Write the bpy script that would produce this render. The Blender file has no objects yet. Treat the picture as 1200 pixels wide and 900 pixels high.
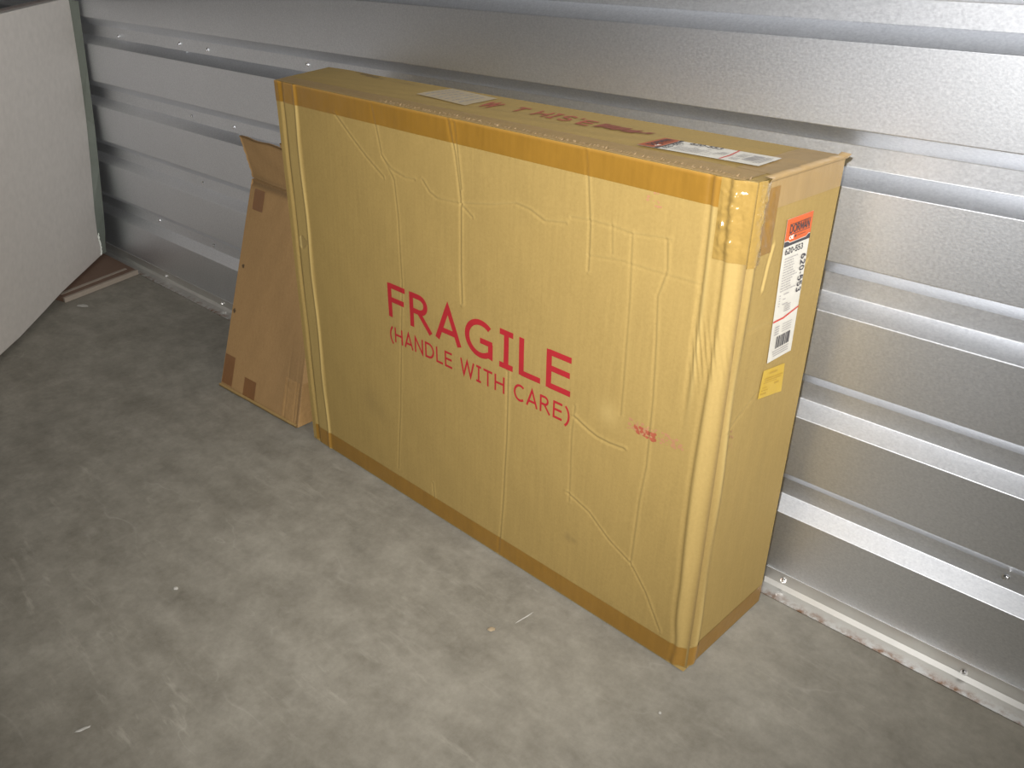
import bpy, bmesh, math, random
import numpy as np
from mathutils import Matrix, Vector
from mathutils import noise as mnoise

random.seed(7)
S = bpy.context.scene
COL = S.collection

# ------------------------------------------------------------------ camera
R = [[0.7365326635, 0.6763822037, 0.0051720469],      # right
     [0.3205330802, -0.3422842306, -0.8832327270],    # down
     [-0.5956325882, 0.6521875650, -0.4689063872]]    # forward
CAM = Vector((1.4953422, -0.9987243, 0.8634537))
cd = bpy.data.cameras.new('camera'); cam = bpy.data.objects.new('camera', cd); COL.objects.link(cam)
M = Matrix(((R[0][0], -R[1][0], -R[2][0], CAM.x),
            (R[0][1], -R[1][1], -R[2][1], CAM.y),
            (R[0][2], -R[1][2], -R[2][2], CAM.z), (0, 0, 0, 1)))
cam.matrix_world = M
cd.sensor_width = 36.0; cd.lens = 30.05; cd.clip_start = 0.02
S.camera = cam

# ------------------------------------------------------------------ world, lights, exposure
w = bpy.data.worlds.new('world'); S.world = w; w.use_nodes = True
bg = w.node_tree.nodes['Background']; bg.inputs[0].default_value = (1.0, 0.96, 0.88, 1); bg.inputs[1].default_value = 0.035
ld = bpy.data.lights.new('camera_flash', 'SPOT'); flash = bpy.data.objects.new('camera_flash', ld); COL.objects.link(flash)
rt = Vector(R[0]); dn = Vector(R[1]); fw = Vector(R[2])
flash.location = CAM - rt * 0.03 - dn * 0.065 - fw * 0.005
aim = fw - rt * 0.06 - dn * 0.11
flash.rotation_euler = aim.to_track_quat('-Z', 'Y').to_euler()
ld.energy = 112.0; ld.color = (1.0, 0.985, 0.96); ld.shadow_soft_size = 0.012
ld.spot_size = math.radians(96); ld.spot_blend = 1.0
# soft fill lamp on the right, added to brighten the carton's end panel
ad = bpy.data.lights.new('right_fill', 'AREA'); fill = bpy.data.objects.new('right_fill', ad); COL.objects.link(fill)
ad.shape = 'RECTANGLE'; ad.size = 0.9; ad.size_y = 1.2; ad.energy = 29.0; ad.color = (1.0, 0.97, 0.92)
fill.location = (3.0, -0.62, 1.25)
fill.rotation_euler = (Vector((0.2, 0.0, 0.3)) - Vector(fill.location)).to_track_quat('-Z', 'Y').to_euler()
S.view_settings.view_transform = 'Standard'; S.view_settings.look = 'None'
S.view_settings.exposure = 0.0; S.view_settings.gamma = 1.0

# ------------------------------------------------------------------ helpers
def mesh_obj(name, verts, faces, mat=None, parent=None, smooth=False, attrs=None):
    me = bpy.data.meshes.new(name)
    me.from_pydata([tuple(map(float, v)) for v in verts], [], [tuple(int(i) for i in f) for f in faces])
    if attrs:
        for an, vals in attrs.items():
            a = me.attributes.new(an, 'FLOAT', 'POINT'); a.data.foreach_set('value', np.asarray(vals, dtype=np.float32))
    me.update()
    bm = bmesh.new(); bm.from_mesh(me); bmesh.ops.recalc_face_normals(bm, faces=bm.faces[:]) if len(me.polygons) < 4000 else None
    bm.to_mesh(me); bm.free()
    if smooth: me.polygons.foreach_set('use_smooth', [True] * len(me.polygons))
    if mat: me.materials.append(mat)
    o = bpy.data.objects.new(name, me); COL.objects.link(o)
    if parent: o.parent = parent
    return o

def empty(name, loc=(0, 0, 0)):
    o = bpy.data.objects.new(name, None); COL.objects.link(o); o.location = loc; o.empty_display_size = 0.05
    return o

def tag(o, label=None, cat=None, group=None, kind=None):
    if label: o['label'] = label
    if cat: o['category'] = cat
    if group: o['group'] = group
    if kind: o['kind'] = kind
    return o

def nt(name):
    m = bpy.data.materials.new(name); m.use_nodes = True
    t = m.node_tree; b = t.nodes['Principled BSDF']
    return m, t, b

def N(t, typ, **kw):
    n = t.nodes.new(typ)
    for k, v in kw.items():
        if k in n.inputs: n.inputs[k].default_value = v
        else: setattr(n, k, v)
    return n

def ramp(t, fac, stops):
    r = t.nodes.new('ShaderNodeValToRGB'); e = r.color_ramp.elements
    while len(e) < len(stops): e.new(0.5)
    for el, (p, c) in zip(e, stops): el.position = p; el.color = (*c, 1) if len(c) == 3 else c
    t.links.new(fac, r.inputs[0]); return r.outputs[0]

def mix(t, fac, a, b, mode='MIX'):
    n = t.nodes.new('ShaderNodeMix'); n.data_type = 'RGBA'; n.blend_type = mode
    for s, v in ((n.inputs[0], fac), (n.inputs[6], a), (n.inputs[7], b)):
        if hasattr(v, 'links'): t.links.new(v, s)
        elif isinstance(v, (int, float)): s.default_value = v
        else: s.default_value = (*v, 1)
    return n.outputs[2]

def coords(t, scale=(1, 1, 1), rot=(0, 0, 0)):
    c = t.nodes.new('ShaderNodeTexCoord'); mp = N(t, 'ShaderNodeMapping'); mp.inputs['Scale'].default_value = scale
    mp.inputs['Rotation'].default_value = rot
    t.links.new(c.outputs['Object'], mp.inputs[0]); return mp.outputs[0]

def tex(t, vec, scale, detail=4, rough=0.55, typ='ShaderNodeTexNoise'):
    n = t.nodes.new(typ); n.inputs['Scale'].default_value = scale
    if 'Detail' in n.inputs: n.inputs['Detail'].default_value = detail
    if 'Roughness' in n.inputs: n.inputs['Roughness'].default_value = rough
    t.links.new(vec, n.inputs['Vector']); return n.outputs[0]

def bump(t, b, h, strength, dist):
    n = N(t, 'ShaderNodeBump'); n.inputs['Strength'].default_value = strength; n.inputs['Distance'].default_value = dist
    t.links.new(h, n.inputs['Height']); t.links.new(n.outputs[0], b.inputs['Normal'])

def simple(name, col, rough=0.6, metal=0.0, spec=0.5):
    m, t, b = nt(name)
    v = coords(t); n = tex(t, v, 60, 3)
    c = mix(t, n, tuple(x * 0.88 for x in col), tuple(min(1, x * 1.12) for x in col))
    t.links.new(c, b.inputs['Base Color']); b.inputs['Roughness'].default_value = rough; b.inputs['Metallic'].default_value = metal
    b.inputs['Specular IOR Level'].default_value = spec
    return m

def cardboard(name, col, wear_light_col, flute_axis=0):
    m, t, b = nt(name)
    v = coords(t)
    big = tex(t, v, 9, 5, 0.6); fine = tex(t, v, 260, 3, 0.7)
    vs = coords(t, scale=(1, 1, 0.05)); streak = tex(t, vs, 190, 3, 0.6)
    c = mix(t, big, tuple(x * 0.93 for x in col), tuple(x * 1.06 for x in col))
    c = mix(t, 0.28, c, ramp(t, fine, [(0.3, (col[0] * .75, col[1] * .72, col[2] * .65)), (0.7, (col[0] * 1.22, col[1] * 1.22, col[2] * 1.25))]))
    c = mix(t, 0.14, c, ramp(t, streak, [(0.35, tuple(x * .75 for x in col)), (0.65, tuple(x * 1.2 for x in col))]))
    at = t.nodes.new('ShaderNodeAttribute'); at.attribute_name = 'wear_light'
    cl = t.nodes.new('ShaderNodeClamp'); t.links.new(at.outputs['Fac'], cl.inputs[0])
    c = mix(t, cl.outputs[0], c, wear_light_col)  # pale tint: rubbed spots, plus highlights painted on folds and ridges
    d = t.nodes.new('ShaderNodeAttribute'); d.attribute_name = 'dirt_shade'
    cl2 = t.nodes.new('ShaderNodeClamp'); t.links.new(d.outputs['Fac'], cl2.inputs[0])
    c = mix(t, cl2.outputs[0], c, (0.085, 0.055, 0.03))  # dark tint: stains and smudges, plus painted shade in grooves and folds
    t.links.new(c, b.inputs['Base Color'])
    b.inputs['Roughness'].default_value = 0.78; b.inputs['Specular IOR Level'].default_value = 0.25
    bump(t, b, streak, 0.12, 0.0006)
    return m

def tape_mat(name, col, rough=0.3, wr=0.25):
    m, t, b = nt(name)
    v = coords(t); n1 = tex(t, v, 30, 4, 0.6); vs = coords(t, scale=(1, 1, 0.08)); n2 = tex(t, vs, 150, 3)
    c = mix(t, n1, tuple(x * 0.86 for x in col), tuple(x * 1.14 for x in col))
    c = mix(t, 0.25, c, ramp(t, n2, [(0.3, tuple(x * .8 for x in col)), (0.7, tuple(x * 1.25 for x in col))]))
    at = t.nodes.new('ShaderNodeAttribute'); at.attribute_name = 'wear_light'
    cl = t.nodes.new('ShaderNodeClamp'); t.links.new(at.outputs['Fac'], cl.inputs[0])
    c = mix(t, cl.outputs[0], c, tuple(min(1, x * 1.75 + .02) for x in col))
    t.links.new(c, b.inputs['Base Color']); b.inputs['Roughness'].default_value = rough
    bump(t, b, tex(t, v, 70, 3, 0.5), wr, 0.002)
    return m

# ------------------------------------------------------------------ materials
def make_metal():
    m, t, b = nt('galvanised_sheet')
    v = coords(t)
    vs = coords(t, scale=(0.6, 1, 1)); grain = tex(t, vs, 420, 2, 0.7)
    sp = t.nodes.new('ShaderNodeTexVoronoi'); sp.inputs['Scale'].default_value = 320; t.links.new(v, sp.inputs['Vector'])
    big = tex(t, v, 2.2, 4, 0.6)
    c = ramp(t, grain, [(0.3, (0.69, 0.715, 0.765)), (0.7, (0.88, 0.905, 0.95))])
    c = mix(t, 0.25, c, ramp(t, sp.outputs['Color'], [(0.1, (0.63, 0.65, 0.69)), (0.9, (0.91, 0.925, 0.96))]))
    c = mix(t, 0.3, c, ramp(t, big, [(0.35, (0.70, 0.715, 0.74)), (0.65, (0.84, 0.86, 0.90))]))
    t.links.new(c, b.inputs['Base Color'])
    b.inputs['Metallic'].default_value = 1.0
    rr = N(t, 'ShaderNodeMapRange'); rr.inputs[3].default_value = 0.39; rr.inputs[4].default_value = 0.50
    t.links.new(grain, rr.inputs[0]); t.links.new(rr.outputs[0], b.inputs['Roughness'])
    bump(t, b, grain, 0.10, 0.0005)
    return m
METAL = make_metal()

def make_angle():
    m, t, b = nt('dull_galvanised_angle')
    v = coords(t); n1 = tex(t, v, 14, 5, 0.65); n2 = tex(t, v, 55, 4, 0.7)
    c = mix(t, n1, (0.50, 0.495, 0.475), (0.68, 0.67, 0.64))
    sep = t.nodes.new('ShaderNodeSeparateXYZ'); t.links.new(v, sep.inputs[0])
    edge = N(t, 'ShaderNodeMapRange'); edge.inputs[1].default_value = -0.013; edge.inputs[2].default_value = -0.029
    t.links.new(sep.outputs[1], edge.inputs[0])
    mul = N(t, 'ShaderNodeMath', operation='MULTIPLY'); t.links.new(edge.outputs[0], mul.inputs[0])
    t.links.new(ramp(t, n2, [(0.42, (0, 0, 0)), (0.68, (1, 1, 1))]), mul.inputs[1])
    c = mix(t, mul.outputs[0], c, (0.23, 0.11, 0.05))
    t.links.new(c, b.inputs['Base Color']); b.inputs['Metallic'].default_value = 0.85; b.inputs['Roughness'].default_value = 0.42
    return m
ANGLE = make_angle()

def make_floor():
    m, t, b = nt('stained_concrete')
    v = coords(t)
    a = tex(t, v, 2.6, 6, 0.62); c2 = tex(t, v, 7.5, 7, 0.68); f = tex(t, v, 90, 5, 0.7)
    vs = coords(t, scale=(1.0, 3.2, 1), rot=(0, 0, 0.9)); st = tex(t, vs, 5.0, 6, 0.6)
    col = ramp(t, a, [(0.30, (0.110, 0.101, 0.079)), (0.50, (0.194, 0.181, 0.148)), (0.70, (0.288, 0.272, 0.227))])
    col = mix(t, 0.55, col, ramp(t, c2, [(0.32, (0.090, 0.083, 0.064)), (0.52, (0.205, 0.190, 0.155)), (0.72, (0.327, 0.310, 0.262))]))
    col = mix(t, 0.35, col, ramp(t, st, [(0.35, (0.116, 0.105, 0.084)), (0.65, (0.275, 0.258, 0.222))]))
    col = mix(t, 0.18, col, ramp(t, f, [(0.3, (0.086, 0.077, 0.060)), (0.7, (0.344, 0.323, 0.284))]))
    m1 = tex(t, v, 21, 6, 0.72)
    col = mix(t, 0.22, col, ramp(t, m1, [(0.33, (0.085, 0.077, 0.060)), (0.52, (0.205, 0.190, 0.155)), (0.70, (0.345, 0.325, 0.275))]))
    scf = coords(t, scale=(1.0, 4.5, 1), rot=(0, 0, 0.55)); sn = tex(t, scf, 11, 5, 0.65)
    gate = ramp(t, tex(t, v, 3.4, 3), [(0.48, (0, 0, 0)), (0.66, (0.55, 0.55, 0.55))])
    col = mix(t, mix(t, 1.0, ramp(t, sn, [(0.56, (0, 0, 0)), (0.70, (1, 1, 1))]), gate, 'MULTIPLY'), col, (0.35, 0.33, 0.28))
    # pale drag scratches
    for sc, ro, th in ((1.3, 0.35, 0.012), (2.1, 1.05, 0.010)):
        vv = coords(t, scale=(sc, sc * 2.6, 1), rot=(0, 0, ro)); n = tex(t, vv, 1.6, 3, 0.5)
        ab = N(t, 'ShaderNodeMath', operation='SUBTRACT'); t.links.new(n, ab.inputs[0]); ab.inputs[1].default_value = 0.52
        a2 = N(t, 'ShaderNodeMath', operation='ABSOLUTE'); t.links.new(ab.outputs[0], a2.inputs[0])
        line = ramp(t, a2.outputs[0], [(0.0, (1, 1, 1)), (th * .45, (0, 0, 0))])
        brk = ramp(t, tex(t, v, 3.1 + sc, 3), [(0.56, (0, 0, 0)), (0.68, (0.275, 0.275, 0.275))])
        col = mix(t, mix(t, 1.0, line, brk, 'MULTIPLY'), col, (0.378, 0.361, 0.318))
    t.links.new(col, b.inputs['Base Color'])
    b.inputs['Roughness'].default_value = 0.62; b.inputs['Specular IOR Level'].default_value = 0.32
    h = mix(t, 0.4, c2, f); bump(t, b, h, 0.16, 0.004)
    return m
FLOOR = make_floor()

CARD = cardboard('kraft_cardboard', (0.289, 0.199, 0.065), (0.46, 0.340, 0.132))
CARD_OLD = cardboard('old_cardboard', (0.318, 0.194, 0.084), (0.361, 0.241, 0.120))
TAPE = tape_mat('brown_packing_tape', (0.215, 0.112, 0.017))
TAPE_DULL = tape_mat('scuffed_tape', (0.275, 0.178, 0.066), 0.5, 0.25)
TAPE_DARK = tape_mat('dark_brown_tape', (0.181, 0.084, 0.031), 0.35)
TAPE_CLEAR = tape_mat('creased_glossy_tape', (0.250, 0.162, 0.046), 0.13, 1.0)
FRAY = simple('frayed_kraft_edge', (0.198, 0.133, 0.065), 0.85)
PALE = simple('pale_kraft_edge', (0.619, 0.447, 0.215), 0.8)
RED = simple('red_print', (0.310, 0.009, 0.014), 0.7)
STAMP = simple('faded_red_stamp', (0.284, 0.065, 0.030), 0.75)
STAMP_DARK = simple('dark_red_smear', (0.189, 0.047, 0.019), 0.75)
PINK = simple('pink_stamp', (0.318, 0.159, 0.073), 0.75)
PAPER = simple('label_paper', (0.516, 0.490, 0.430), 0.5)
PAPER_TAPED = simple('taped_label_paper', (0.413, 0.335, 0.215), 0.4)
ORANGE = simple('orange_ink', (0.499, 0.086, 0.010), 0.5)
ORANGE_OLD = simple('faded_orange_ink', (0.310, 0.073, 0.024), 0.5)
BLACK = simple('black_ink', (0.035, 0.03, 0.035), 0.6)
GREYINK = simple('grey_ink', (0.30, 0.28, 0.27), 0.6)
WHITEINK = simple('white_ink', (0.757, 0.722, 0.654), 0.5)
REDLINE = simple('red_label_line', (0.45, 0.045, 0.028), 0.6)
YELLOW = simple('yellow_sticker', (0.447, 0.288, 0.024), 0.55)
OCHRE = simple('ochre_ink', (0.36, 0.22, 0.02), 0.6)
WHITE = simple('off_white_board', (0.550, 0.516, 0.477), 0.6)
GREENGREY = simple('green_grey_edge', (0.125, 0.140, 0.118), 0.6)
PINKEDGE = simple('pinkish_board_rim', (0.36, 0.30, 0.275), 0.6)
CHALK = simple('white_filler', (0.85, 0.87, 0.80), 0.7)
WOOD = simple('reddish_brown_wood', (0.129, 0.076, 0.050), 0.7)
WOODPALE = simple('pale_wood_edge', (0.258, 0.215, 0.172), 0.7)
SCREW = simple('zinc_screw', (0.85, 0.85, 0.86), 0.18, 1.0)
CHIP = simple('white_paint_chip', (0.361, 0.348, 0.318), 0.7)
CHIPTAN = simple('dry_tan_flake', (0.284, 0.219, 0.138), 0.8)

# ------------------------------------------------------------------ setting
X0, X1, ZTOP = -1.62, 3.4, 2.45
mesh_obj('floor', [(X0, -4.2, 0), (X1, -4.2, 0), (X1, 0.06, 0), (X0, 0.06, 0),
                   (X0, -4.2, -.1), (X1, -4.2, -.1), (X1, 0.06, -.1), (X0, 0.06, -.1)],
         [(0, 1, 2, 3), (4, 5, 6, 7), (0, 1, 5, 4), (1, 2, 6, 5), (2, 3, 7, 6), (3, 0, 4, 7)], FLOOR)['kind'] = 'structure'

# dark ceiling over the unit
mesh_obj('ceiling', [(X0, -4.2, ZTOP), (2.0, -4.2, ZTOP), (2.0, 0.06, ZTOP), (X0, 0.06, ZTOP),
                     (X0, -4.2, ZTOP + .06), (2.0, -4.2, ZTOP + .06), (2.0, 0.06, ZTOP + .06), (X0, 0.06, ZTOP + .06)],
         [(0, 1, 2, 3), (4, 5, 6, 7), (0, 1, 5, 4), (1, 2, 6, 5), (2, 3, 7, 6), (3, 0, 4, 7)], simple('dark_ceiling', (0.10, 0.10, 0.10), 0.8))['kind'] = 'structure'

def rib_profile():
    pr = [(0.0, 0.002)]
    z = 0.1924
    while z < ZTOP - 0.08:
        pr += [(0.0, z - 0.0654), (0.0207, z - 0.0467), (0.0207, z - 0.0205), (0.0, z)]
        z += 0.1574
    pr.append((0.0, ZTOP)); return pr

def corrugated(name, along0, along1, to_world, mat):
    pr = rib_profile(); r = 0.0008; pts = []
    for i, (y, z) in enumerate(pr):                      # small rolled radius at each bend
        if i in (0, len(pr) - 1): pts.append((y, z)); continue
        p = Vector((y, z)); a = (Vector(pr[i - 1]) - p).normalized(); c = (Vector(pr[i + 1]) - p).normalized()
        pts += [tuple(p + a * r), tuple(p + (a + c) * r * 0.28), tuple(p + c * r)]
    back = [(y + 0.001, z) for y, z in pts]
    vs = []; fs = []
    n = len(pts)
    for s in (along0, along1):
        for y, z in pts + back[::-1]: vs.append(to_world(s, y, z))
    L = 2 * n
    for i in range(L):
        j = (i + 1) % L; fs.append((i, j, L + j, L + i))
    o = mesh_obj(name, vs, fs, mat); o['kind'] = 'structure'
    return o
wall = corrugated('wall_back', X0, X1, lambda s, y, z: (s, y, z), METAL)
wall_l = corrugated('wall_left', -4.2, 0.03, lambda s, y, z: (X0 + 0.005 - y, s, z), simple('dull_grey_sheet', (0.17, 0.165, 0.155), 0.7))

apts = [(-0.0004, 0.0278), (-0.002, 0.0278), (-0.002, 0.0085), (-0.0078, 0.0032), (-0.031, 0.0014), (-0.031, 0.0004), (-0.0004, 0.0004)]
vs = []; fs = []; xs = np.linspace(X0, X1, 60)
for k, x in enumerate(xs):
    for y, z in apts:
        jig = 0.0004 * mnoise.noise((x * 9, y * 20, 3)) if y < -0.02 else 0
        vs.append((x, y + jig, z))
n = len(apts)
for k in range(len(xs) - 1):
    for i in range(n):
        j = (i + 1) % n; fs.append((k * n + i, k * n + j, (k + 1) * n + j, (k + 1) * n + i))
base = mesh_obj('baseboard_back', vs, fs, ANGLE); base['kind'] = 'structure'

def screw_bm():
    bm = bmesh.new()
    bmesh.ops.create_cone(bm, cap_ends=True, segments=12, radius1=0.0062, radius2=0.0058, depth=0.0014, matrix=Matrix.Translation((0, 0, 0.0007)))
    bmesh.ops.create_cone(bm, cap_ends=True, segments=6, radius1=0.0038, radius2=0.0035, depth=0.004, matrix=Matrix.Translation((0, 0, 0.0033)))
    bmesh.ops.create_uvsphere(bm, u_segments=10, v_segments=5, radius=0.0030, matrix=Matrix.Translation((0, 0, 0.0048)) @ Matrix.Diagonal((1, 1, 0.5, 1)))
    me = bpy.data.meshes.new('screw'); bm.to_mesh(me); bm.free(); me.materials.append(SCREW); return me
SM = screw_bm()
def screw(x, y, z, parent, tilt=(0, 0)):
    o = bpy.data.objects.new('screw', SM); COL.objects.link(o); o.parent = parent
    o.location = (x, y, z); o.rotation_euler = (math.pi / 2 + tilt[0], 0, tilt[1]); o.scale = (.78,) * 3
for x, z in ((-0.763, .626), (-0.464, .632), (-0.345, .629), (0.026, .633), (-0.462, .473), (-0.28, .473), (-0.461, .315), (-0.737, .162), (-0.456, .157), (1.392, .161), (1.55, .473)):
    screw(x, 0.0206, z, wall, (random.uniform(-.1, .25), random.uniform(.05, .5)))
for x, z in ((-0.711, .015), (-0.422, .015), (1.131, .0165), (1.386, .0125)):
    screw(x, -0.002, z, base, (random.uniform(-.1, .2), random.uniform(0, .3)))

# ------------------------------------------------------------------ surface patches: a box face as a bilinear sheet with relief
class Face:
    def __init__(s, p00, p10, p11, p01, disp=None, extra=None):
        s.p = [np.array(q, float) for q in (p00, p10, p11, p01)]
        n = np.cross(s.p[1] - s.p[0], s.p[3] - s.p[0]); s.n = n / np.linalg.norm(n)
        s.W = np.linalg.norm(s.p[1] - s.p[0]); s.H = np.linalg.norm(s.p[3] - s.p[0])
        s.disp = disp; s.extra = extra
    def pos(s, u, v, off=0.0):
        u = np.asarray(u, float); v = np.asarray(v, float)
        a, b, c, d = s.p; U = u[..., None]; V = v[..., None]
        q = a * (1 - U) * (1 - V) + b * U * (1 - V) + c * U * V + d * (1 - U) * V
        h = np.zeros_like(u) + off
        if s.disp is not None: h = h + s.disp(u, v)[0]
        q = q + h[..., None] * s.n
        if s.extra is not None: q = q + s.extra(u, v)
        return q
    def grid(s, u0, u1, v0, v1, nu, nv, off=0.0):
        uu, vv = np.meshgrid(np.linspace(u0, u1, nu + 1), np.linspace(v0, v1, nv + 1))
        P = s.pos(uu, vv, off).reshape(-1, 3)
        wr = s.disp(uu, vv)[1].ravel() if s.disp else np.zeros(P.shape[0])
        dr = s.disp(uu, vv)[2].ravel() if s.disp else np.zeros(P.shape[0])
        i = np.arange(nv)[:, None] * (nu + 1) + np.arange(nu)[None, :]
        F = np.stack([i, i + 1, i + nu + 2, i + nu + 1], -1).reshape(-1, 4)
        return P, F, wr, dr

def join(parts):
    P = []; F = []; W = []; D = []; k = 0
    for p, f, w_, d in parts:
        P.append(p); F.append(f + k); W.append(w_); D.append(d); k += len(p)
    return np.concatenate(P), np.concatenate(F), np.concatenate(W), np.concatenate(D)

def fast_mesh(name, parts, mat, parent, smooth=True, merge=0.0):
    P, F, W, D = join(parts)
    me = bpy.data.meshes.new(name)
    me.vertices.add(len(P)); me.vertices.foreach_set('co', P.astype(np.float32).ravel())
    me.loops.add(F.size); me.loops.foreach_set('vertex_index', F.astype(np.int32).ravel())
    me.polygons.add(len(F)); me.polygons.foreach_set('loop_start', np.arange(len(F), dtype=np.int32) * 4)
    try: me.polygons.foreach_set('loop_total', np.full(len(F), 4, dtype=np.int32))
    except Exception: pass
    me.polygons.foreach_set('use_smooth', np.full(len(F), smooth))
    for an, val in (('wear_light', W), ('dirt_shade', D)):
        a = me.attributes.new(an, 'FLOAT', 'POINT'); a.data.foreach_set('value', val.astype(np.float32))
    me.update(calc_edges=True); me.validate()
    me.materials.append(mat)
    o = bpy.data.objects.new(name, me); COL.objects.link(o)
    if parent: o.parent = parent
    return o

def seg_dist(x, y, pts):
    best = np.full(x.shape, 9.0); side = np.zeros(x.shape)
    for (ax, ay), (bx, by) in zip(pts[:-1], pts[1:]):
        dx, dy = bx - ax, by - ay; L2 = dx * dx + dy * dy
        t = np.clip(((x - ax) * dx + (y - ay) * dy) / L2, 0, 1)
        ex = x - ax - t * dx; ey = y - ay - t * dy
        d = np.hypot(ex, ey); sg = np.sign(dx * ey - dy * ex)
        m = d < best; best = np.where(m, d, best); side = np.where(m, sg, side)
    return best, side

def wob(u, v, s, seed):
    return (np.sin(u * 6.1 * s + seed) * np.cos(v * 4.7 * s + seed * 1.7) + 0.6 * np.sin(u * 13.3 * s + v * 9.1 * s + seed * 2.3) + 0.35 * np.sin(u * 29 * s - v * 23 * s + seed)) / 1.95

# ------------------------------------------------------------------ the big carton
BFL = (0.271, -0.220, 0.0015); BFR = (1.112, -0.241, 0.0015); BBR = (1.119, -0.050, 0.0015); BBL = (0.275, -0.042, 0.0015)
TFL = (0.245, -0.198, 0.650); TFR = (1.1085, -0.2235, 0.645); TBR = (1.124, -0.048, 0.6455); TBL = (0.190, -0.050, 0.650)

CREASES = [  # polyline on the front (u, v), depth mm, half width mm
 ([(0.29, 0.994), (0.311, 0.887), (0.34, 0.841), (0.346, 0.754), (0.347, 0.602), (0.336, 0.457), (0.322, 0.262), (0.305, 0.073)], .8, 2.0),
 ([(0.48, 0.995), (0.494, 0.927), (0.504, 0.835), (0.501, 0.687), (0.503, 0.612)], 1.5, 2.4),
 ([(0.493, 0.993), (0.506, 0.862)], 1.3, 2.0),
 ([(0.751, 0.994), (0.756, 0.948), (0.764, 0.859), (0.765, 0.779)], 1.3, 2.2),
 ([(0.611, 0.497), (0.611, 0.444), (0.609, 0.324), (0.602, 0.158), (0.592, 0.004)], 1.3, 2.2),
 ([(0.754, 0.487), (0.75, 0.425), (0.752, 0.257)], .8, 2.0),
 ([(0.801, 0.878), (0.805, 0.824)], .6, 2.0),
 ([(0.835, 0.868), (0.839, 0.757), (0.84, 0.586), (0.84, 0.513)], .8, 2.0),
 ([(0.89, 0.875), (0.894, 0.823), (0.883, 0.773), (0.888, 0.686), (0.892, 0.576), (0.892, 0.428), (0.886, 0.345), (0.882, 0.188)], 1.1, 2.0),
 ([(0.944, 0.796), (0.943, 0.718), (0.943, 0.661)], .7, 2.0),
 ([(0.186, 0.952), (0.233, 0.905), (0.268, 0.873), (0.313, 0.838)], 1.2, 2.0),
 ([(0.311, 0.885), (0.335, 0.861), (0.37, 0.851), (0.394, 0.853)], 1.0, 2.0),
 ([(0.413, 0.858), (0.431, 0.835), (0.451, 0.826), (0.478, 0.828), (0.504, 0.831), (0.53, 0.81)], 1.0, 2.0),
 ([(0.504, 0.831), (0.531, 0.837), (0.578, 0.848), (0.624, 0.864), (0.652, 0.86), (0.682, 0.846), (0.722, 0.854)], 1.2, 2.0),
 ([(0.73, 0.868), (0.768, 0.872), (0.805, 0.872), (0.834, 0.869), (0.895, 0.878)], .8, 2.0),
 ([(0.764, 0.806), (0.823, 0.815), (0.866, 0.814), (0.945, 0.816)], .6, 2.0),
 ([(0.755, 0.462), (0.784, 0.447), (0.801, 0.441), (0.826, 0.44), (0.852, 0.443)], 1.6, 2.4),
 ([(0.748, 0.276), (0.794, 0.256), (0.837, 0.215), (0.882, 0.188), (0.914, 0.139), (0.948, 0.064)], 1.2, 2.0),
 ([(0.411, 0.091), (0.414, 0.051)], 1.2, 1.8),
]
def sstep(a, b, x):
    t = np.clip((x - a) / (b - a), 0, 1); return t * t * (3 - 2 * t)

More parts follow.
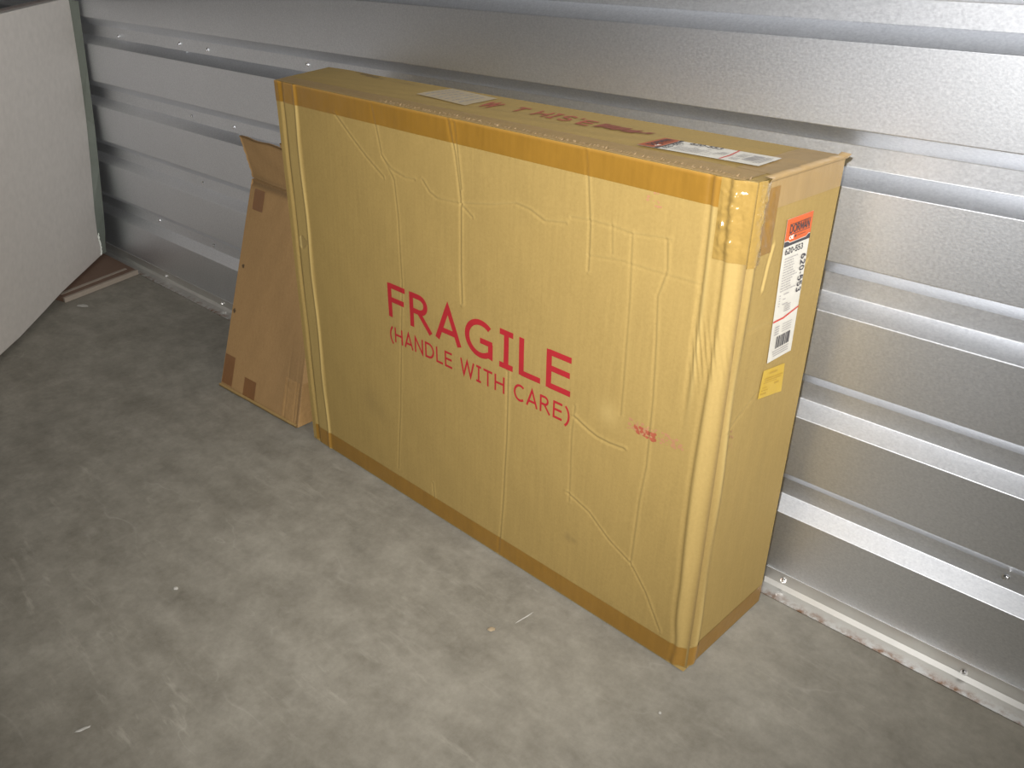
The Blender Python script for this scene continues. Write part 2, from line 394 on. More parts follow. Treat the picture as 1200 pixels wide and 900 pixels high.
def front_disp(u, v):
    W, H = 0.85, 0.648
    h = 0.0011 * wob(u, v, 1.0, 1.3) * np.sin(np.pi * np.clip(u, 0, 1)) * np.sin(np.pi * np.clip(v, 0, 1)) + 0.0003 * wob(u, v, 4, 4.1)
    wear_light = np.zeros_like(u); dirt_shade = np.zeros_like(u)
    x = u * W; y = v * H
    for pts, dep, wd in CREASES:
        d, sd = seg_dist(x, y, [(a * W, b * H) for a, b in pts])
        wd *= 0.00078; dep *= 0.00085
        h += -dep * np.exp(-(d / wd) ** 2) + 0.55 * dep * np.exp(-((d * sd - 2.0 * wd) / (1.3 * wd)) ** 2)
        wear_light = np.maximum(wear_light, 0.30 * min(1.0, dep / 0.0012) * np.exp(-((d * sd - 1.2 * wd) / (0.9 * wd)) ** 2))  # whitened crease flank, also a painted highlight where relief shades weakly
    # folded strip along the left edge: groove, flat band, ridge; highlights painted on band and ridge
    wl = 0.002 * np.sin(v * 21)
    h += -0.0030 * np.exp(-((u - 0.019 - wl * .3) / 0.0042) ** 2) + 0.0016 * np.exp(-((u - 0.064 - wl) / 0.0032) ** 2) + 0.0012 * sstep(0.024, 0.030, u) * (1 - sstep(0.064, 0.072, u))
    wear_light = np.maximum(wear_light, 0.5 * np.exp(-((u - 0.0645 - wl) / 0.003) ** 2))
    wear_light = np.maximum(wear_light, 0.20 * sstep(0.024, 0.03, u) * (1 - sstep(0.062, 0.068, u)))
    # rolled strip along the right edge, thinner towards the floor, then the corner rounding away
    wr = 0.003 * np.sin(v * 9 + 1) + 0.004 * sstep(0.25, 0.0, v) * np.sin(v * 30)
    c = 0.970 + wr
    h += -0.0018 * np.exp(-((u - c) / 0.0038) ** 2) + 0.0016 * np.exp(-((u - c - 0.009) / 0.0060) ** 2)
    up = sstep(0.5, 0.72, v)
    h += up * (-0.0022 * np.exp(-((u - 0.945 - wr * .5) / 0.0042) ** 2) + 0.0012 * np.exp(-((u - 0.952 - wr * .5) / 0.005) ** 2))
    wear_light = np.maximum(wear_light, up * 0.45 * np.exp(-((u - 0.951 - wr * .5) / 0.0035) ** 2))  # upper ridge painted lighter, as if catching light
    h += -0.0060 * sstep(0.974, 0.997, u) - 0.0016 * np.exp(-((u - 0.9995) / 0.0028) ** 2)
    wear_light = np.maximum(wear_light, 0.16 * sstep(c + 0.001, c + 0.006, u) * (1 - sstep(0.990, 0.997, u)))  # lit look of the outward-turned band painted into the colour
    dirt_shade = np.maximum(dirt_shade, 0.45 * np.exp(-((u - 0.9992) / 0.0030) ** 2))  # shade of the corner groove painted dark
    # crumpled spot near the upper right strip
    d2 = np.hypot((u - 0.958) * 1.3, v - 0.70)
    h += 0.0008 * np.exp(-(d2 / 0.05) ** 2) * np.sin(u * 900 + v * 140) * sstep(0.935, 0.95, u)
    # torn paper patch on the left strip
    pt = ((u > 0.026) & (u < 0.062) & (np.abs(v - 0.605 - 0.25 * (u - .045)) < 0.012 + 0.006 * np.sin(u * 200)))
    h += np.where(pt, -0.0006, 0); dirt_shade = np.maximum(dirt_shade, np.where(pt & (u > 0.036), 0.22, 0)); wear_light = np.maximum(wear_light, np.where(pt & (u <= 0.036), 0.9, 0))
    # dirt: lower left smudges, rub marks
    for cu, cv, r, a in ((0.225, 0.23, 0.03, .14), (0.26, 0.21, 0.02, .12), (0.755, 0.165, 0.008, .25), (0.767, 0.165, 0.006, .22), (0.86, 0.02, .03, .1)):
        dirt_shade = np.maximum(dirt_shade, a * np.exp(-(((u - cu) / r) ** 2 + ((v - cv) / (r * 1.2)) ** 2)))
    dirt_shade = np.maximum(dirt_shade, 0.35 * np.exp(-(v / 0.006) ** 2))  # darker along the bottom edge
    wear_light = np.maximum(wear_light, 0.30 * np.exp(-(((u - .82) / .02) ** 2 + ((v - .505) / .025) ** 2)))
    wear_light = np.maximum(wear_light, 0.50 * sstep(0.994, 0.998, v))
    return h, wear_light, dirt_shade

F_FRONT = Face(BFL, BFR, TFR, TFL, front_disp)
def right_disp(u, v):
    h = 0.0008 * wob(u, v, 1.1, 6.3) * np.sin(np.pi * np.clip(u, 0, 1)) * np.sin(np.pi * np.clip(v, 0, 1))
    wv = 0.010 * np.sin(v * 7) + 0.006 * np.sin(v * 19)
    h += -0.0030 * np.exp(-((u - 0.035) / 0.028) ** 2) + 0.0030 * np.exp(-((u - 0.105 - wv) / 0.028) ** 2) * (0.7 + 0.3 * np.sin(v * 17))
    wear_light = 0.55 * np.exp(-((u - 0.105 - wv) / 0.022) ** 2) * (0.6 + 0.4 * np.sin(v * 13 + 1))  # ridge next to the corner painted pale, as if lit
    dirt_shade = 0.42 * np.exp(-((u - 0.025) / 0.035) ** 2)  # groove shade at the corner painted in
    W, H = 0.19, 0.645
    for pts, dep, wd in (([(0.30, 0.885), (0.27, 0.85), (0.25, 0.81)], 1.2, 1.8), ([(0.16, 0.74), (0.45, 0.735)], .5, 1.8), ([(0.75, 0.83), (0.66, 0.80)], .8, 1.5), ([(0.10, 0.55), (0.4, 0.60)], .5, 2)):
        d, sd = seg_dist(u * W, v * H, [(a * W, b * H) for a, b in pts]); wd *= .001; dep *= .001
        h = h - dep * np.exp(-(d / wd) ** 2) + .5 * dep * np.exp(-((d * sd - 2 * wd) / (1.3 * wd)) ** 2)
        wear_light = np.maximum(wear_light, 0.45 * min(1, dep / .0012) * np.exp(-((d * sd - wd) / wd) ** 2))  # one flank of each crease painted pale, worn and lit alike
    dirt_shade = np.maximum(dirt_shade, 0.3 * np.exp(-(v / 0.008) ** 2))  # darker towards the bottom edge
    return h, np.clip(wear_light, 0, 1), dirt_shade
def right_extra(u, v):
    k = (-0.0076 * (1 - sstep(0.0, 0.06, u)))
    return k[..., None] * F_FRONT.n
F_RIGHT = Face(BFR, BBR, TBR, TFR, right_disp, right_extra)
def top_disp(u, v):
    h = 0.0008 * wob(u, v, 1.4, 2.2) * np.sin(np.pi * np.clip(v, 0, 1)) + 0.0012 * np.exp(-((u - .06) / .05) ** 2) * np.exp(-((v - .9) / .3) ** 2)
    wear_light = np.zeros_like(u); dirt_shade = np.zeros_like(u)
    fr = np.exp(-((v - 0.055) / 0.035) ** 2) * sstep(0.25, 0.45, u)
    h += fr * 0.0006 * (np.sin(u * 830) + np.sin(u * 1330 + 1) + np.sin(u * 511 + v * 90)) / 2
    dirt_shade = np.maximum(dirt_shade, 0.35 * fr * (0.5 + 0.5 * np.sin(u * 700 + np.sin(u * 90) * 4)))
    wear_light = np.maximum(wear_light, 0.7 * np.exp(-((v) / 0.02) ** 2))
    # dark torn stain at the far left corner
    st = np.exp(-(((u - 0.13) / 0.045) ** 2 + ((v - 0.93 + (u - .13) * 1.1) / 0.055) ** 2))
    dirt_shade = np.maximum(dirt_shade, 0.65 * sstep(.25, .7, st + .15 * np.sin(u * 300)))
    dirt_shade = np.maximum(dirt_shade, 0.35 * np.exp(-(((u - 0.24) / 0.025) ** 2 + ((v - 0.86) / 0.03) ** 2)))
    h += -0.0012 * np.exp(-((v - 0.5) / 0.01) ** 2) * sstep(.75, .9, u) * .3
    return h, wear_light, dirt_shade
def top_extra(u, v):
    k = (-0.0060 * sstep(0.974, 0.997, u)) * (1 - sstep(0.0, 0.06, v))
    return k[..., None] * F_FRONT.n
F_TOP = Face(TFL, TFR, TBR, TBL, top_disp, top_extra)
F_BACK = Face(BBR, BBL, TBL, TBR)
F_LEFT = Face(BBL, BFL, TFL, TBL)
F_BOT = Face(BBL, BBR, BFR, BFL)

carton = empty('cardboard_carton', (0.69, -0.14, 0.0))
tag(carton, 'large upright brown cardboard carton with red FRAGILE print, in front of metal wall', 'carton')
CINV = Matrix.Translation((-0.69, 0.14, 0.0))
def own(o, par=None):
    """parent to the carton keeping world coordinates in the mesh data"""
    o.parent = par or carton
    if par is None: o.matrix_parent_inverse = CINV
    return o

own(fast_mesh('carton_body', [F_FRONT.grid(0, 1, 0, 1, 560, 420), F_RIGHT.grid(0, 1, 0, 1, 110, 260), F_TOP.grid(0, 1, 0, 1, 440, 70),
      F_BACK.grid(0, 1, 0, 1, 12, 8), F_LEFT.grid(0, 1, 0, 1, 6, 20), F_BOT.grid(0, 1, 0, 1, 12, 4)], CARD, None))

OFF = 0.0007
def tape(name, parts, mat): return own(fast_mesh(name, parts, mat, None))
def flat(g):                                   # tapes take the pale tint but no dark one
    P, F, W, D = g; return P, F, W * 0.8, D * 0.3
# long top tape folded over the front upper edge, the bottom tape, and those of the end panel
tape('tape_strip', [flat(F_FRONT.grid(0.0, 0.992, 0.952, 1.0, 330, 22, OFF))], TAPE)
tape('tape_strip', [flat(F_TOP.grid(0.004, 0.985, 0.0, 0.235, 360, 16, OFF))], TAPE_DULL)
tape('tape_strip', [flat(F_FRONT.grid(0.012, 0.997, 0.004, 0.0525, 330, 20, OFF))], TAPE)
tape('tape_strip', [flat(F_RIGHT.grid(0.14, 0.995, 0.948, 0.998, 70, 14, OFF))], TAPE_DULL)
tape('tape_strip', [flat(F_RIGHT.grid(0.03, 0.99, 0.004, 0.050, 70, 14, OFF))], TAPE)
tape('tape_strip', [flat(F_TOP.grid(0.945, 0.995, 0.24, 0.99, 16, 40, OFF))], TAPE_DULL)

# crumpled shiny tape wrapped round the near upper corner
def crumple(face, u0, u1, v0, v1, nu, nv, amp, seed, ragged=None):
    P, F, W, D = face.grid(u0, u1, v0, v1, nu, nv, 0.0013)
    U, V = np.meshgrid(np.linspace(0, 1, nu + 1), np.linspace(0, 1, nv + 1))
    k = np.array([mnoise.fractal((a * 0.9, b * 0.9, seed), 1.0, 2.0, 3) for a, b in zip(P[:, 0] * 60 + P[:, 1] * 70, P[:, 2] * 70 + P[:, 1] * 40)])
    edge = np.clip(np.minimum(np.minimum(U, 1 - U), np.minimum(V, 1 - V)).ravel() * 6, 0, 1)
    P = P + (np.abs(k) * amp * edge)[:, None] * face.n
    return P, F, W * 0.25, D * 0.2
tape('corner_tape', [crumple(F_FRONT, 0.958, 1.0, 0.868, 1.0, 26, 50, 0.0032, 3.0)], TAPE_CLEAR)
tape('corner_tape', [crumple(F_RIGHT, 0.0, 0.16, 0.86, 1.0, 26, 50, 0.0024, 9.0)], TAPE_CLEAR)
tape('corner_tape', [crumple(F_RIGHT, 0.10, 0.27, 0.875, 0.985, 20, 30, 0.0012, 5.0)], TAPE)

# frayed torn edge of the top flap, little upright fibres along the fold
vs = []; fs = []
rng = random.Random(3)
u = 0.30
while u < 0.985:
    u += rng.uniform(0.0018, 0.0045)
    v0 = rng.uniform(0.03, 0.075); hgt = rng.uniform(0.0004, 0.0022); du = rng.uniform(0.0008, 0.0022)
    a = F_TOP.pos(np.array([u, u + du, u + du * .6, u + du * .3]), np.array([v0, v0 + .01, v0 + 0.03, v0 + .03]), 0.0006)
    a[2] += np.array([0, 0, hgt]); a[3] += np.array([0, 0, hgt * .7])
    k = len(vs); vs += list(a); fs.append((k, k + 1, k + 2, k + 3))
fr = own(mesh_obj('frayed_edge', vs, fs, FRAY)); fr['kind'] = 'stuff'
# split cardboard lip at the rear right top edge
vs = []; fs = []
for k in range(26):
    s = k / 25
    a = F_RIGHT.pos(np.array([0.12 + s * 0.9]), np.array([1.0]), 0.0)[0]
    j = 0.0016 * mnoise.noise((s * 14, 2, 1)) + 0.0022
    vs += [a + np.array([0.0015, 0, -0.003]), a + np.array([0.0035 + j * .6, 0, j]), a + np.array([-0.004, 0, j * 1.3])]
for k in range(25):
    for m_ in (0, 1): fs.append((k * 3 + m_, k * 3 + m_ + 1, k * 3 + m_ + 4, k * 3 + m_ + 3))
own(mesh_obj('flap_lip', vs, fs, TAPE_DULL, smooth=True))

# ------------------------------------------------------------------ lettering: stroke glyphs (cap height 1)
def arc(cx, cy, rx, ry, a0, a1, n=14):
    return [(cx + rx * math.cos(math.radians(a0 + (a1 - a0) * i / n)), cy + ry * math.sin(math.radians(a0 + (a1 - a0) * i / n))) for i in range(n + 1)]
h = 0.065
GL = {
 'F': (0.72, [[(.09, 0), (.09, 1)], [(.09, 1 - h), (.70, 1 - h)], [(.09, .53), (.64, .53)]]),
 'R': (0.86, [[(.09, 0), (.09, 1)], [(.09, 1 - h), (.36, 1 - h)] + arc(.38, .715, .245, .22, 90, -90, 12) + [(.09, .495)], [(.36, .495), (.80, 0)]]),
 'A': (0.88, [[(.05, 0), (.44, .985), (.83, 0)], [(.17, .30), (.71, .30)]]),
 'G': (0.98, [arc(.53, .5, .44, .445, 48, 305, 26) + [(.86, .12), (.86, .46)], [(.52, .46), (.92, .46)]]),
 'I': (0.50, [[(.25, 0), (.25, 1)], [(.04, 1 - h * .85), (.46, 1 - h * .85)], [(.04, h * .85), (.46, h * .85)]]),
 'L': (0.68, [[(.09, 1), (.09, 0)], [(.09, h), (.66, h)]]),
 'E': (0.76, [[(.09, 0), (.09, 1)], [(.09, 1 - h), (.71, 1 - h)], [(.09, .53), (.68, .53)], [(.09, h), (.71, h)]]),
 'H': (0.88, [[(.09, 0), (.09, 1)], [(.79, 0), (.79, 1)], [(.09, .53), (.79, .53)]]),
 'N': (0.88, [[(.09, 0), (.09, .97), (.79, .03), (.79, 1)]]),
 'D': (0.92, [[(.09, 0), (.09, 1)], [(.09, 1 - h), (.36, 1 - h)] + arc(.38, .5, .44, .435, 90, -90, 16) + [(.09, h)]]),
 'W': (1.24, [[(.05, 1), (.32, .04), (.62, .96), (.92, .04), (1.19, 1)]]),
 'T': (0.80, [[(.40, 0), (.40, 1)], [(.02, 1 - h), (.78, 1 - h)]]),
 'C': (0.86, [arc(.50, .5, .42, .445, 50, 310, 22)]),
 'M': (1.0, [[(.09, 0), (.09, .97), (.50, .25), (.91, .97), (.91, 0)]]),
 'O': (1.0, [arc(.5, .5, .42, .445, 0, 360, 26)]),
 'S': (0.84, [arc(.43, .73, .32, .215, 30, 250, 14) + arc(.43, .275, .33, .22, 80, -150, 14)]),
 '(': (0.44, [arc(.74, .40, .58, .66, 122, 238, 14)]),
 ')': (0.44, [arc(-.28, .40, .58, .66, 58, -58, 14)]),
 '6': (0.78, [arc(.39, .31, .29, .26, 0, 360, 20), arc(.62, .34, .52, .60, 180, 98, 10)]),
 '2': (0.78, [arc(.38, .70, .28, .25, 165, -35, 12) + [(.09, h), (.72, h)]]),
 '0': (0.78, [arc(.39, .5, .28, .44, 0, 360, 22)]),
 '-': (0.50, [[(.06, .42), (.44, .42)]]),
 '5': (0.78, [[(.66, 1 - h), (.16, 1 - h), (.13, .56)] + arc(.36, .32, .31, .26, 115, -150, 14)]),
 '3': (0.78, [arc(.36, .73, .26, .21, 150, -90, 12), arc(.36, .29, .30, .235, 90, -150, 14)]),
 "'": (0.3, [[(.15, 1), (.12, .75)]]),
 ' ': (0.42, []),
}
def stroke(pts, wd, step):
    """polyline to a ribbon with mitred joints: list of (left, right) points"""
    q = [Vector(pts[0])]
    for a, b in zip(pts[:-1], pts[1:]):
        a = Vector(a); b = Vector(b); n = max(1, int((b - a).length / step))
        for i in range(1, n + 1): q.append(a + (b - a) * i / n)
    out = []
    closed = (q[0] - q[-1]).length < 1e-5
    for i, p in enumerate(q):
        a = q[i - 1] if i > 0 else (q[-2] if closed else None); b = q[i + 1] if i < len(q) - 1 else (q[1] if closed else None)
        d1 = (p - a).normalized() if a is not None else None; d2 = (b - p).normalized() if b is not None else None
        if d1 is None: d1 = d2
        if d2 is None: d2 = d1
        n1 = Vector((-d1.y, d1.x)); n2 = Vector((-d2.y, d2.x)); m = (n1 + n2)
        m = m.normalized() if m.length > 1e-6 else n1
        s = 1 / max(0.42, m.dot(n1)); out.append((p + m * wd / 2 * s, p - m * wd / 2 * s))
    return out
def text_ribbons(txt, wd, gap=0.13, step=0.09):
    x = 0; rb = []
    for ch in txt:
        adv, strokes = GL[ch]
        for s in strokes: rb.append([((a.x + x, a.y), (b.x + x, b.y)) for a, b in stroke(s, wd, step)])
        x += adv + gap
    return rb, x - gap
def ribbon_mesh(name, rbs, fn, mat, par=None):
    vs = []; fs = []
    for rb in rbs:
        k = len(vs)
        for a, b in rb: vs += [fn(*a), fn(*b)]
        for i in range(len(rb) - 1): fs.append((k + 2 * i, k + 2 * i + 1, k + 2 * i + 3, k + 2 * i + 2))
    o = mesh_obj(name, vs, fs, mat)
    return own(o, par)
def face_text(name, txt, face, u0, u1, v0, v1, wd, off, mat, par=None, gap=0.13):
    rb, L = text_ribbons(txt, wd, gap)
    f = lambda x, y: face.pos(np.array([u0 + (u1 - u0) * x / L]), np.array([v0 + (v1 - v0) * y]), off)[0]
    return ribbon_mesh(name, rb, f, mat, par)

face_text('warning_print', 'FRAGILE', F_FRONT, 0.306, 0.749, 0.5045, 0.590, 0.15, 0.0015, RED)
face_text('handling_print', '(HANDLE WITH CARE)', F_FRONT, 0.304, 0.749, 0.4415, 0.481, 0.135, 0.0015, RED, gap=0.15)

# ------------------------------------------------------------------ labels
class Label:
    """a flat sticker: s to the right, t downwards, on four (u, v) corners TL, TR, BR, BL of a face"""
    def __init__(s, face, c): s.f = face; s.c = [np.array(q) for q in c]
    def at(s, a, b, off):
        c = s.c; q = c[0] * (1 - a) * (1 - b) + c[1] * a * (1 - b) + c[2] * a * b + c[3] * (1 - a) * b
        return s.f.pos(np.array([q[0]]), np.array([q[1]]), off)[0]
    def sheet(s, name, mat, a0, a1, b0, b1, off, n=(4, 14), par=None):
        vs = []; fs = []
        for j in range(n[1] + 1):
            for i in range(n[0] + 1): vs.append(s.at(a0 + (a1 - a0) * i / n[0], b0 + (b1 - b0) * j / n[1], off))
        for j in range(n[1]):
            for i in range(n[0]):
                k = j * (n[0] + 1) + i; fs.append((k, k + 1, k + n[0] + 2, k + n[0] + 1))
        return own(mesh_obj(name, vs, fs, mat), par)
    def polys(s, name, mat, polys, off, par):
        vs = []; fs = []
        for p in polys:
            k = len(vs); vs += [s.at(a, b, off) for a, b in p]; fs.append(tuple(range(k, k + len(p))))
        return own(mesh_obj(name, vs, fs, mat), par)
    def text(s, name, txt, mat, a0, a1, b0, b1, wd, off, par, vert=False):
        rb, L = text_ribbons(txt, wd, 0.10, 0.2)
        if vert: f = lambda x, y: s.at(a0 + (a1 - a0) * y, b0 + (b1 - b0) * x / L, off)    # reads downwards, tops to the right
        else: f = lambda x, y: s.at(a0 + (a1 - a0) * x / L, b0 + (b1 - b0) * y, off)
        return ribbon_mesh(name, rb, f, mat, par)
def bar(a0, a1, b0, b1): return [(a0, b0), (a1, b0), (a1, b1), (a0, b1)]

def product_label(face, corners, label, o1, paper, orange, ink, grey, full=True):
    L = Label(face, corners)
    sh = L.sheet('product_label', paper, 0, 1, 0.0, 1, o1); sh['label'] = label
    o2 = o1 + 0.0004; o3 = o1 + 0.0008
    hd = [[(0, 0), (1, 0), (1, .143), (.92, .143), (.83, .158), (.22, .158), (.13, .143), (0, .143)]]
    L.polys('label_header', orange, hd, o2, sh)
    L.polys('label_band', ink, [[(0, .148), (.12, .148), (.21, .163), (.84, .163), (.93, .148), (1, .148), (1, .182), (0, .182)]], o2, sh)
    L.text('brand_print', 'DORMAN', ink, .14, .90, .098, .045, .21, o3, sh)
    L.polys('brand_rule', ink, [bar(.12, .92, .038, .042), bar(.12, .92, .105, .109)], o3, sh)
    L.text('brand_tag', 'OE', WHITEINK, .15, .32, .138, .115, .24, o3, sh)
    L.polys('brand_tag_rule', ink, [bar(.36, .42, .120, .134), bar(.46, .78, .126, .129)], o3, sh)
    L.text('number_print', '620-553', ink, .07, .76, .236, .196, .20, o3, sh)
    L.text('number_print', '620-553', ink, .76, .95, .275, .545, .20, o3, sh, vert=True)
    rr = random.Random(5); pol = []
    for i in range(13):
        b = .262 + i * .0185; a = .10
        end = rr.uniform(.45, .70)
        while a < end:
            wdt = rr.uniform(.03, .11); pol.append(bar(a, min(a + wdt, end), b, b + .007)); a += wdt + .018
    for i in range(5):
        b = .515 + i * .018; pol.append(bar(.10, .15, b, b + .007))
        if i % 2 == 0: pol.append(bar(.27, .27 + rr.uniform(.1, .22), b, b + .007))
    for i in range(4): b = .612 + i * .014; pol.append(bar(.38, .62, b - .01, b - .004))
    for i in range(4):
        b = .742 + i * .018; pol.append(bar(.12, .30, b, b + .008)); pol.append(bar(.42, .80, b, b + .005))
    for i in range(3): b = .925 + i * .018; pol.append(bar(.14 + .03 * i, .82, b, b + .007))
    L.polys('fine_print', grey, pol, o3, sh)['kind'] = 'stuff'
    L.polys('red_rule', REDLINE, [[(0, .690), (.40, .690), (1, .655), (1, .667), (.42, .703), (0, .703)]], o3, sh)
    bars = []; a = .24
    while a < .80:
        w_ = rr.choice((.018, .03, .045)); bars.append(bar(a, a + w_, .822, .912)); a += w_ + rr.choice((.014, .02, .03))
    L.polys('barcode', ink if full else grey, bars, o3, sh)
    return sh
product_label(F_RIGHT, [(0.411, 0.921), (0.705, 0.921), (0.742, 0.654), (0.456, 0.654)], 'white product label with orange header and number 620-553', 0.0010, PAPER, ORANGE, BLACK, GREYINK)
product_label(F_TOP, [(0.795, 0.269), (0.800, 0.565), (0.960, 0.615), (0.962, 0.335)], 'white label with orange header lying flat on the carton top', 0.0020, PAPER, ORANGE_OLD, BLACK, GREYINK, False)

Y = Label(F_RIGHT, [(0.428, 0.642), (0.696, 0.632), (0.716, 0.571), (0.413, 0.586)])
ys = Y.sheet('yellow_sticker', YELLOW, 0, 1, 0, 1, 0.0010, (4, 4)); ys['label'] = 'small yellow sticker with dark print'
pol = [bar(.30, .68, .12, .19), bar(.12, .95, .30, .345), bar(.15, .90, .38, .42), bar(.10, .70, .46, .49), bar(.62, .82, .55, .62), bar(.10, .3, .62, .65), bar(.08, .35, .72, .75), bar(.06, .3, .82, .88)]
Y.polys('sticker_print', OCHRE, pol, 0.0014, ys)

P_ = Label(F_TOP, [(0.316, 0.529), (0.339, 0.96), (0.451, 0.88), (0.445, 0.442)])
ps = P_.sheet('taped_label', PAPER_TAPED, 0, 1, 0, 1, 0.0012, (4, 6)); ps['label'] = 'pale paper label under tape on the carton top'
pol = []
for i in range(6):
    b = .10 + i * .14; a = .1
    while a < .85:
        wdt = random.uniform(.05, .16); pol.append(bar(a, min(.9, a + wdt), b, b + .035)); a += wdt + .04
P_.polys('fine_print', GREYINK, pol, 0.0016, ps)['kind'] = 'stuff'

# red stencilled words on the carton top and faint stamps on the front
face_text('top_print', 'W', F_TOP, 0.462, 0.488, 0.53, 0.74, 0.26, 0.0012, STAMP)
face_text('top_print', "T HIS'", F_TOP, 0.520, 0.648, 0.55, 0.74, 0.17, 0.0012, STAMP)
face_text('top_print', 'E', F_TOP, 0.652, 0.676, 0.53, 0.70, 0.20, 0.0012, STAMP)
vs = []; fs = []
rr = random.Random(11)
for i in range(9):
    u0 = 0.682 + i * 0.0095; k = len(vs)
    v0 = .54 + rr.uniform(-.02, .03) + i * .004; v1 = .70 + rr.uniform(-.03, .03) - i * .005
    vs += list(F_TOP.pos(np.array([u0, u0 + .010, u0 + .0125, u0 + .004]), np.array([v0, v0 + .01, v1, v1 - .02]), 0.0012)); fs.append((k, k + 1, k + 2, k + 3))
own(mesh_obj('top_smear', vs, fs, STAMP_DARK))
def specks(name, face, cu, cv, du, dv, n, mat, seed, size):
    rr = random.Random(seed); vs = []; fs = []
    for i in range(n):
        s = rr.uniform(-1, 1); a = cu + s * du; b = cv + rr.uniform(-1, 1) * dv; r = size * rr.uniform(.4, 1.2); k = len(vs)
        ang = [a_ + rr.uniform(-.3, .3) for a_ in (0, 1.05, 2.1, 3.14, 4.2, 5.2)]
        vs += [face.pos(np.array([a + r / face.W * math.cos(q)]), np.array([b + r / face.H * math.sin(q) * .8]), 0.0009)[0] for q in ang]
        fs.append(tuple(range(k, k + 6)))
    o = own(mesh_obj(name, vs, fs, mat)); o['kind'] = 'stuff'; return o
specks('stamp_marks', F_FRONT, 0.886, 0.499, 0.019, 0.008, 60, STAMP, 4, 0.0026)
specks('stamp_marks', F_FRONT, 0.900, 0.505, 0.050, 0.011, 60, PINK, 8, 0.0026)
specks('stamp_marks', F_FRONT, 0.866, 0.940, 0.012, 0.012, 12, PINK, 9, 0.0020)
specks('stamp_marks', F_RIGHT, 0.17, 0.53, 0.03, 0.02, 8, PINK, 12, 0.0016)

# ------------------------------------------------------------------ the smaller leaning carton
q = dict(bfl=(-0.050, -0.229, 0.002), bfr=(0.218, -0.221, 0.002), bbr=(0.218, -0.135, 0.002), bbl=(-0.045, -0.140, 0.002),
         tfl=(-0.050, -0.088, 0.418), tfr=(0.178, -0.086, 0.410), tbr=(0.178, -0.010, 0.420), tbl=(-0.045, -0.008, 0.428))
def old_disp(u, v):
    h = 0.0012 * wob(u, v, 0.9, 8.1) * np.sin(np.pi * np.clip(u, 0, 1))
    wear_light = 0 * u; dirt_shade = 0.25 * (sstep(.75, .1, v) * sstep(.4, .95, u))  # darker towards the lower right
    dirt_shade = np.maximum(dirt_shade, 0.55 * np.exp(-((v - 0.985) / 0.016) ** 2)); h += -0.004 * np.exp(-((v - 0.985) / 0.014) ** 2)  # shadow line under the flap painted dark
    for cu, cv in ((0.06, 0.60), (0.03, 0.38)):
        dirt_shade = np.maximum(dirt_shade, 1.0 * (np.hypot((u - cu) * .27, (v - cv) * .44) < 0.0045))  # small holes, their dark insides painted as dots
    for cu in (.83, .945, .972): h += -0.0008 * np.exp(-((u - cu) / .008) ** 2) * sstep(.5, .1, v)
    dirt_shade = np.maximum(dirt_shade, .4 * np.exp(-(v / .012) ** 2))  # darker strip along the bottom
    return h, wear_light, dirt_shade
S_FRONT = Face(q['bfl'], q['bfr'], q['tfr'], q['tfl'], old_disp)
S_RIGHT = Face(q['bfr'], q['bbr'], q['tbr'], q['tfr'])
small = empty('leaning_carton', (0.09, -0.18, 0.0))
tag(small, 'smaller worn brown carton leaning back against the metal wall, its top flap raised', 'carton')
SINV = Matrix.Translation((-0.09, 0.18, 0.0))
def sown(o, par=None):
    o.parent = par or small
    if par is None: o.matrix_parent_inverse = SINV
    return o
sown(fast_mesh('carton_body', [S_FRONT.grid(0, 1, 0, 1, 110, 170), S_RIGHT.grid(0, 1, 0, 1, 8, 30),
     Face(q['bbl'], q['bfl'], q['tfl'], q['tbl']).grid(0, 1, 0, 1, 8, 30), Face(q['bbr'], q['bbl'], q['tbl'], q['tbr']).grid(0, 1, 0, 1, 8, 8),
     Face(q['tfl'], q['tfr'], q['tbr'], q['tbl']).grid(0, 1, 0, 1, 8, 4), Face(q['bbl'], q['bbr'], q['bfr'], q['bfl']).grid(0, 1, 0, 1, 8, 4)], CARD_OLD, None))
def flap_disp(u, v):
    h = 0.0015 * wob(u, v, .8, 2.0); return h, 0 * u, 0.35 * np.exp(-(v / .08) ** 2)  # shade at the flap's fold painted into its base
def flap_extra(u, v):
    k = -0.004 * (1 - sstep(0, .3, u)) * np.sin(np.pi * v) + .0012 * np.sin(v * 31) * (1 - sstep(0, .06, u))
    return np.stack([-k, 0 * k, 0.001 * np.sin(u * 17) * v], -1)
def sheet_solid(name, face, n, th, mat):
    P, F, W, D = face.grid(0, 1, 0, 1, *n); P2 = P - face.n * th; k = len(P)
    nu, nv = n; rim = [i for i in range(nu + 1)] + [(j + 1) * (nu + 1) - 1 for j in range(1, nv + 1)] + [nv * (nu + 1) + i for i in range(nu - 1, -1, -1)] + [j * (nu + 1) for j in range(nv - 1, 0, -1)]
    E = np.array([[rim[i], rim[(i + 1) % len(rim)], rim[(i + 1) % len(rim)] + k, rim[i] + k] for i in range(len(rim))])
    return fast_mesh(name, [(np.concatenate([P, P2]), np.concatenate([F, F[:, ::-1] + k, E]), np.concatenate([W, W]), np.concatenate([D, D]))], mat, None)
sown(sheet_solid('top_flap', Face((-0.052, -0.086, 0.420), (0.178, -0.084, 0.412), (0.175, -0.098, 0.498), (-0.062, -0.096, 0.503), flap_disp, flap_extra), (30, 16), 0.004, CARD_OLD))
sown(sheet_solid('rear_flap', Face((-0.045, -0.008, 0.429), (0.176, -0.010, 0.421), (0.176, -0.020, 0.470), (-0.045, -0.018, 0.478)), (8, 4), 0.003, CARD_OLD))
def patch(u0, u1, v0, v1): sown(fast_mesh('tape_patch', [flat(S_FRONT.grid(u0, u1, v0, v1, 16, 16, 0.0009))], TAPE_DARK, None))
